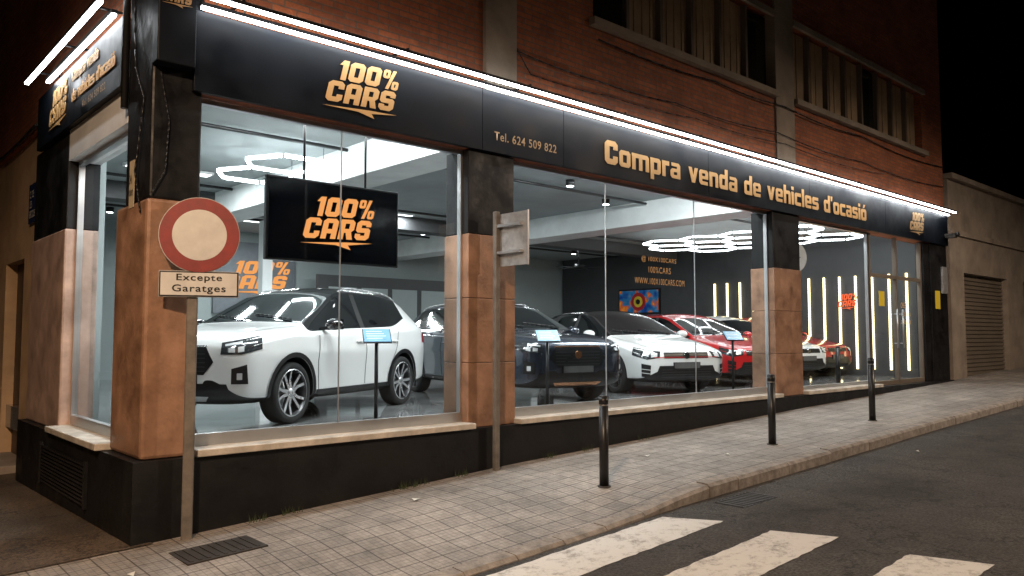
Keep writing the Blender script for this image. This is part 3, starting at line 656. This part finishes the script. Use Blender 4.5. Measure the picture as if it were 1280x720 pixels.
def make_car(name,cx,cy,hd,Ln,W,H,paint,roof=None,style='hatch',rim='S',red_stripe=False):
    sx,sy,sz=Ln/4.2,W/1.78,H/1.45; roof=roof or paint
    root=empty(name,(cx,cy,0),rad(hd))
    up=.05 if style=='suv' else 0
    ST=[]
    def Hs(x,w,zb,zs,zt):
        big=zs>.62; za=.43 if big else zb+(zs-zb)*.35; zb_=(.43+zs)/2+.05 if big else zb+(zs-zb)*.7
        ST.append((x,[(0,zb),(.8*w,zb),(.965*w,zb+.07),(w*.985,za),(w,zb_),(.985*w,zs),(.93*w,zs+(zt-zs)*.45),(.84*w,zs+(zt-zs)*.72),(.70*w,zt-.014),(.4*w,zt-.003),(0,zt)]))
    def Gs(x,w,zb,zs,y6,z6,zt,z5=None):
        ST.append((x,[(0,zb),(.8*w,zb),(.965*w,zb+.07),(w*.968,.43),(w*1.0,.70),(.972*w,zs-.01),(.925*w if z5 is None else .86*w,zs+.035 if z5 is None else z5),(y6,z6),(y6-.05,z6+.035),(y6*.55,zt-.012),(0,zt)]))
    if style=='suv':
        Hs(2.10,.52,.40,.62,.72);Hs(2.08,.71,.27,.70,.80);Hs(2.00,.82,.22,.76,.86);Hs(1.82,.87,.21,.80,.90);Hs(1.5,.89,.21,.85,.945);Hs(1.2,.89,.21,.885,.975)
    else:
        Hs(2.10,.52,.36,.54,.60);Hs(2.08,.71,.25,.60,.69);Hs(2.00,.82,.20,.655,.745);Hs(1.82,.87,.19,.70,.79);Hs(1.5,.89,.19,.775,.865);Hs(1.2,.89,.19,.83,.915)
    cz=.975 if style!='suv' else 1.01
    ST.append((.95,[(0,.19+up*.4),(.712,.19+up*.4),(.859,.26),(.870,.43),(.89,.70),(.872,.862),(.828,.905),(.785,.935),(.72,cz-.015),(.40,cz-.004),(0,cz+.005)]))
    if style=='suv':
        Gs(.60,.89,.19,.89,.73,1.11,1.175);Gs(.20,.89,.19,.90,.665,1.285,1.36);Gs(-.02,.89,.19,.905,.64,1.335,1.415)
    else:
        Gs(.60,.89,.19,.885,.73,1.085,1.145);Gs(.15,.89,.19,.90,.66,1.275,1.345);Gs(-.06,.89,.19,.905,.64,1.33,1.41)
    Gs(-.20,.89,.19,.91,.632,1.352,1.435);Gs(-.29,.89,.19,.912,.63,1.355,1.44);Gs(-.9,.89,.19,.93,.615,1.352,1.45)
    Gs(-1.12,.89,.19,.94,.61,1.345,1.445);Gs(-1.48,.885,.20,.955,.595,1.315,1.43,z5=1.09);Gs(-1.78,.875,.22,.965,.57,1.24,1.39,z5=1.07)
    Gs(-1.96,.855,.24,.96,.66,1.05,1.09);Hs(-2.05,.83,.26,.88,.97);Hs(-2.11,.74,.30,.74,.82);Hs(-2.13,.55,.38,.60,.68)
    bm=bmesh.new(); cl=bm.edges.layers.float.new('crease_edge')
    mats=[paint,cglass,pblack,seamm,roof]
    rings=[]; NR=20
    for x,pts in ST:
        full=[(y,z) for y,z in pts]+[(-y,z) for y,z in pts[9:0:-1]]
        rings.append([bm.verts.new((x*sx,y*sy,z*sz)) for y,z in full])
    for p,(A,C) in enumerate(zip(rings[:-1],rings[1:])):
        for i in range(NR):
            f=bm.faces.new((A[i],A[(i+1)%NR],C[(i+1)%NR],C[i])); s=min(i,NR-1-i); mi=0
            if s==6 and (6<=p<=9 or 11<=p<=13): mi=1
            if s==6 and p==10: mi=2
            if s in (8,9) and p in (6,7): mi=1
            if s in (8,9) and p==15: mi=1
            if s in (8,9) and 8<=p<=14: mi=4
            if s==7 and 6<=p<=14: mi=4
            if s<=1: mi=2
            f.material_index=mi; f.smooth=True
    for rg,rv in ((rings[0],1),(rings[-1],0)):
        f=bm.faces.new(rg if rv else rg[::-1]); f.smooth=True
    def cr_(a,b_,v):
        e=bm.edges.get((a,b_))
        if e: e[cl]=v
    for p,(A,C) in enumerate(zip(rings[:-1],rings[1:])):
        for k,v in ((4,.5 if 2<p<16 else 0),(5,.5 if 1<p<16 else .2),(6,.75 if 5<p<15 else .1),(7,.7 if 5<p<15 else .25),(8,.6 if 5<p<15 else .35),(2,.4)):
            cr_(A[k],C[k],v); cr_(A[NR-k],C[NR-k],v)
    for st,v in ((6,.7),(8,.4),(10,.5),(11,.5),(14,.6),(15,.6),(16,.6)):
        for i in range(6,14): cr_(rings[st][i],rings[st][i+1],v)
    bmesh.ops.recalc_face_normals(bm,faces=bm.faces)
    me=bpy.data.meshes.new('body'); bm.to_mesh(me); bm.free()
    for m_ in mats: me.materials.append(m_)
    ob=bpy.data.objects.new('tmpbody',me); S.collection.objects.link(ob)
    md=ob.modifiers.new('s','SUBSURF'); md.levels=3; md.render_levels=3
    dg=bpy.context.evaluated_depsgraph_get(); me2=bpy.data.meshes.new_from_object(ob.evaluated_get(dg)); bpy.data.objects.remove(ob)
    bmt=bmesh.new(); bmt.from_mesh(me2); bvh=BVHTree.FromBMesh(bmt); bmt.free()
    ob=bpy.data.objects.new('body',me2); S.collection.objects.link(ob)
    wr=.335 if style=='suv' else .325; ax=(1.30*sx,-1.28*sx); cuts=[]
    for X in ax:
        for sg in (-1,1):
            bb_=B(); bb_.m=[paint,cglass,pblack,seamm,roof]
            bb_.cyl((X,sg*.60,wr+.01),(X,sg*1.3,wr+.01),wr+.045,seamm,56)
            co=bb_.done('cut',norm=True); cuts.append(co)
            md=ob.modifiers.new('b','BOOLEAN'); md.operation='DIFFERENCE'; md.object=co; md.solver='EXACT'
    dg=bpy.context.evaluated_depsgraph_get(); me3=bpy.data.meshes.new_from_object(ob.evaluated_get(dg))
    ob.modifiers.clear(); ob.data=me3; me3.set_sharp_from_angle(angle=rad(38)); ob.parent=root
    for co in cuts: bpy.data.objects.remove(co)
    hw=W/2
    for X in ax:
        for sg in (-1,1):
            w=bpy.data.objects.new('wheel',WM[rim]); S.collection.objects.link(w); w.parent=root
            w.location=(X,sg*(hw-.125),wr); k=wr/.325; w.scale=(k,sg*1.0,k); w.rotation_euler=(0,random.uniform(0,6),0)
    def pl_(pts,t):
        f=t*(len(pts)-1); i=min(int(f),len(pts)-2); return Vector(pts[i]).lerp(Vector(pts[i+1]),f-i)
    def patch(b,top,bot,d,mat,n=14,m=4,off=.004,both=True):
        for sg in ((1,-1) if both else (1,)):
            D=Vector((d[0],d[1]*sg,d[2])).normalized(); i=b.mi(mat); G=[]
            for a in range(n+1):
                row=[]
                tp,bt=pl_(top,a/n),pl_(bot,a/n)
                for e_ in range(m+1):
                    p=tp.lerp(bt,e_/m); p=Vector((p.x*sx,p.y*sy*sg,p.z*sz))
                    hit,nn,ix,ds=bvh.ray_cast(p-D*2,D)
                    if hit is None: hit,nn,ix,ds=bvh.find_nearest(p)
                    row.append(b.bm.verts.new(hit-D*off))
                G.append(row)
            for a in range(n):
                for e_ in range(m):
                    f=b.bm.faces.new((G[a][e_],G[a+1][e_],G[a+1][e_+1],G[a][e_+1])); f.material_index=i; f.smooth=True
    dF=(-1,0,0); dS=(0,-1,0); dC=(-.75,-.66,0)
    b=B()
    if style=='suv':
        patch(b,[(2,.48,.80),(2,.72,.83),(1.8,.83,.87)],[(2,.46,.69),(2,.72,.69),(1.8,.83,.74)],dC,lampm)
        patch(b,[(2,.52,.785),(2,.74,.815)],[(2,.52,.765),(2,.74,.79)],dC,lampw,off=.008)
        patch(b,[(2,.56,.75),(2,.64,.76)],[(2,.56,.71),(2,.64,.71)],dC,lampw,off=.008)
        patch(b,[(2,.68,.76),(2,.76,.77)],[(2,.68,.71),(2,.76,.72)],dC,lampw,off=.008)
        b2=B(); patch(b2,[(2,-.36,.76),(2,.36,.76)],[(2,-.46,.62),(2,.46,.62)],dF,pblack,20,5,both=False)
        patch(b2,[(2,-.46,.62),(2,.46,.62)],[(2,-.34,.50),(2,.34,.50)],dF,pblack,20,5,both=False)
        patch(b2,[(2,-.37,.775),(2,.37,.775)],[(2,-.37,.762),(2,.37,.762)],dF,copper if paint is pG else chrome,20,1,off=.008,both=False)
        patch(b2,[(2,-.62,.42),(2,.62,.42)],[(2,-.70,.24),(2,.70,.24)],dF,pblack,24,6,off=.006,both=False)
        patch(b2,[(2,-.40,.30),(2,.40,.30)],[(2,-.34,.25),(2,.34,.25)],dF,copper if paint is pG else alu,20,3,off=.012,both=False)
        patch(b2,[(2,.60,.56),(2,.80,.60)],[(2,.60,.42),(2,.82,.42)],dC,pblack,10,5,off=.006)
        patch(b2,[(2,.67,.52),(2,.74,.52)],[(2,.67,.46),(2,.74,.46)],dC,lampw,6,3,off=.010)
        for z in (.54,.58,.62,.66,.70): patch(b2,[(2,-.36,z),(2,.36,z)],[(2,-.36,z-.01),(2,.36,z-.01)],dF,rimD,16,1,off=.009,both=False)
    else:
        patch(b,[(2,.43,.70),(2,.66,.72),(1.8,.83,.77)],[(2,.43,.60),(2,.68,.57),(1.8,.84,.64)],dC,lampm)
        patch(b,[(2,.48,.675),(2,.60,.685)],[(2,.48,.615),(2,.60,.605)],dC,lampw,off=.008)
        patch(b,[(2,.65,.69),(2,.77,.715)],[(2,.65,.615),(2,.77,.645)],dC,lampw,off=.008)
        b2=B(); patch(b2,[(2,-.43,.685),(2,.43,.685)],[(2,-.43,.59),(2,.43,.59)],dF,pblack,20,4,both=False)
        if red_stripe: patch(b2,[(2,-.62,.612),(2,.62,.612)],[(2,-.62,.602),(2,.62,.602)],dF,pR,20,1,off=.010,both=False)
        else: patch(b2,[(2,-.43,.672),(2,.43,.672)],[(2,-.43,.662),(2,.43,.662)],dF,chrome,20,1,off=.010,both=False)
        patch(b2,[(2,-.52,.47),(2,.52,.47)],[(2,-.62,.25),(2,.62,.25)],dF,pblack,24,6,off=.006,both=False)
        patch(b2,[(2,.60,.48),(2,.80,.51)],[(2,.62,.28),(2,.80,.30)],dC,pblack,10,5,off=.006)
        patch(b2,[(2,.60,.41),(2,.82,.43)],[(2,.60,.40),(2,.82,.42)],dC,paint,10,1,off=.010)
        patch(b2,[(2,.60,.35),(2,.82,.37)],[(2,.60,.34),(2,.82,.36)],dC,paint,10,1,off=.010)
        for z in (.29,.33,.37,.41): patch(b2,[(2,-.48,z),(2,.48,z)],[(2,-.48,z-.008),(2,.48,z-.008)],dF,rimD,16,1,off=.010,both=False)
    b.done('headlights',root)
    zb_=(.635 if style!='suv' else .66)*sz
    hit,nn,ix,ds=bvh.ray_cast(Vector((5,0,zb_)),Vector((-1,0,0))); fx=hit.x
    b2.cyl((fx,0,zb_),(fx+.018,0,zb_),.055,copper if paint is pG else chrome,24)
    b2.done('grille',root)
    hit,nn,ix,ds=bvh.ray_cast(Vector((5,0,.48*sz)),Vector((-1,0,0)))
    b=B(); zz=.47*sz; b.box(hit.x-.01,hit.x+.018,-.26,.26,zz-.055,zz+.055,pblack); b.box(hit.x+.0185,hit.x+.021,-.25,.25,zz-.045,zz+.045,plc); b.done('number_plate',root)
    b=B()
    def vs_(pts,w=.006): patch(b,[(x-w,.9,z) for x,z in pts],[(x+w,.9,z) for x,z in pts],dS,seamm,18,1,off=.003)
    def hs_(pts,w=.005): patch(b,[(x,.9,z+w) for x,z in pts],[(x,.9,z-w) for x,z in pts],dS,seamm,24,1,off=.003)
    vs_([(.80,.87),(.84,.60),(.80,.30)]); vs_([(-.245,.89),(-.245,.32)]); vs_([(-1.14,.92),(-1.08,.75),(-.93,.52),(-.90,.32)])
    hs_([(.80,.30),(-.90,.30)])
    patch(b,[(1.85,.60,1.2),(1.0,.74,1.2)],[(1.85,.592,1.2),(1.0,.732,1.2)],(0,0,-1),seamm,20,1,off=.003)
    if style=='suv':
        patch(b,[(.85,.9,.31),(-.85,.9,.31)],[(.85,.9,.20),(-.85,.9,.20)],dS,pblack,24,3,off=.008)
        for X in (1.30,-1.28):
            z0=(wr+.01)/sz; ra=(wr+.045); rb=ra+.05
            arcO=[(X+rb/sx*math.cos(t),.9,z0+rb/sz*math.sin(t)) for t in fr(-.25,math.pi+.25,24)]
            arcI=[(X+(ra-.004)/sx*math.cos(t),.9,z0+(ra-.004)/sz*math.sin(t)) for t in fr(-.25,math.pi+.25,24)]
            patch(b,arcO,arcI,dS,pblack,48,2,off=.012)
    else:
        patch(b,[(.85,.9,.25),(-.85,.9,.25)],[(.85,.9,.20),(-.85,.9,.20)],dS,pblack,24,2,off=.006)
    b.done('seams_and_cladding',root)
    b=B(); patch(b,[(-1.9,.83,.90),(-2.1,.5,.92)],[(-1.9,.86,.78),(-2.1,.5,.78)],(.75,-.66,0),redl,10,4,off=.006); b.done('tail_lights',root)
    b=B()
    for X in (-.10,-.98):
        for sg in (1,-1):
            hit,nn,ix,ds=bvh.ray_cast(Vector((X*sx,sg*3,.80*sz)),Vector((0,-sg,0)))
            y0,y1=sorted((hit.y,hit.y+sg*.03)); b.box(X*sx-.09,X*sx+.09,y0,y1,.79*sz,.815*sz,paint)
    b.done('door_handles',root,.01)
    for sg in (1,-1):
        b=B(); bmesh.ops.create_uvsphere(b.bm,u_segments=20,v_segments=12,radius=1)
        for v in b.bm.verts:
            c_=v.co; c_.x=max(-.55,c_.x); v.co=Vector((c_.x*.085+.66*sx,c_.y*.11+sg*(hw+.085),c_.z*.072+.985*sz))
        i=b.mi(roof if style=='suv' else paint)
        for f in b.bm.faces: f.smooth=True
        y0,y1=sorted((sg*(hw-.09),sg*(hw+.04))); b.box(.63*sx,.70*sx,y0,y1,.925*sz,.955*sz,pblack)
        b.box(.66*sx-.053,.66*sx-.049,sg*(hw+.085)-.09,sg*(hw+.085)+.09,.93*sz,1.04*sz,cglass)
        b.done('door_mirror',root)
    b=B()
    if style=='suv':
        for sg in (1,-1):
            P=[]
            for x in fr(-1.5,-.02,12):
                hit,nn,ix,ds=bvh.ray_cast(Vector((x*sx,sg*.585*sy,3)),Vector((0,0,-1))); e_=min(x+1.5,-.02-x)*6
                P.append(Vector((x*sx,sg*.585*sy,hit.z+.035*min(1,e_)-.003)))
            b.tube(P,.013,alu,8)
    hit,nn,ix,ds=bvh.ray_cast(Vector((-1.45*sx,0,3)),Vector((0,0,-1)))
    b.face([(-1.52*sx,0.004,hit.z-.02),(-1.38*sx,.004,hit.z-.01),(-1.50*sx,.004,hit.z+.07)],pblack); b.face([(-1.52*sx,-.004,hit.z-.02),(-1.50*sx,-.004,hit.z+.07),(-1.38*sx,-.004,hit.z-.01)],pblack)
    for (ya,yb) in ((.55,-.05),(-.1,-.6)):
        P=[]
        for t in fr(0,1,8):
            hit,nn,ix,ds=bvh.ray_cast(Vector(((.90-.12*t)*sx,ya+(yb-ya)*t,3)),Vector((0,0,-1))); P.append(hit+Vector((0,0,.015)))
        b.tube(P,.008,pblack,6)
    b.done('roof_trim_and_wipers',root)
    return root
make_car('parked_suv',2.68,2.74,208,4.12,1.78,1.60,pW,pK,'suv','S')
make_car('parked_crossover',6.38,3.05,259,4.42,1.84,1.52,pG,None,'suv','D')
make_car('parked_hatchback',9.35,3.05,252,4.27,1.80,1.45,pW,pK,'hatch','D',True)
make_car('parked_hatchback',11.95,3.25,255,4.25,1.79,1.44,pR,None,'hatch','L')
make_car('parked_hatchback',14.2,3.75,265,4.2,1.76,1.44,pW,None,'hatch','D')
make_car('parked_hatchback',16.08,4.0,268,4.05,1.74,1.44,pR,None,'hatch','L')
# ------------------------------------------------------------------ street lamps
def streetlamp(x,y,hh,rz,energy,col):
    g=h(x)-.17; e=empty('street_lamp',(x,y,g),rz); b=B()
    b.cyl((0,0,-.1),(0,0,hh),.08,galv,16,.045); b.cyl((0,0,hh),(1.2,0,hh+.25),.04,galv,12); b.box(1.1,1.8,-.14,.14,hh+.2,hh+.3,galv); b.done('pole',e)
    b=B(); b.box(1.2,1.75,-.1,.1,hh+.185,hh+.199,sunE); b.done('lens',e)
    ld=bpy.data.lights.new('lamp','SPOT'); ld.energy=energy; ld.color=col; ld.shadow_soft_size=.18; ld.spot_size=rad(170); ld.spot_blend=.4
    lo=bpy.data.objects.new('lamp',ld); S.collection.objects.link(lo); lo.parent=e; lo.location=(1.45,0,hh+.1)
streetlamp(-5.6,-6.9,6.9,rad(25),3900,(1,.68,.44))
streetlamp(13.5,-10.8,7.2,rad(100),3300,(1,.78,.60))
w=bpy.data.worlds.new('World'); S.world=w; w.use_nodes=True; nt=w.node_tree; bg=nt.nodes['Background']
sk=nt.nodes.new('ShaderNodeTexSky'); sk.sky_type='NISHITA'; sk.sun_disc=False; sk.sun_elevation=rad(-6); sk.sun_rotation=rad(200)
nt.links.new(sk.outputs[0],bg.inputs[0]); bg.inputs[1].default_value=.03
sd=bpy.data.lights.new('moon','SUN'); sd.energy=.01; sd.angle=rad(.5); so=bpy.data.objects.new('moon',sd); S.collection.objects.link(so); so.rotation_euler=(rad(50),0,rad(-30))
cd=bpy.data.cameras.new('Camera'); cam=bpy.data.objects.new('Camera',cd); S.collection.objects.link(cam); S.camera=cam
cd.sensor_width=36; cd.lens=27.6; cd.clip_end=600; cam.location=(-2.036,-6.602,.95); cam.rotation_euler=(rad(93.5),0,rad(-42.1))
S.view_settings.view_transform='Standard'; S.view_settings.look='None'; S.view_settings.exposure=0
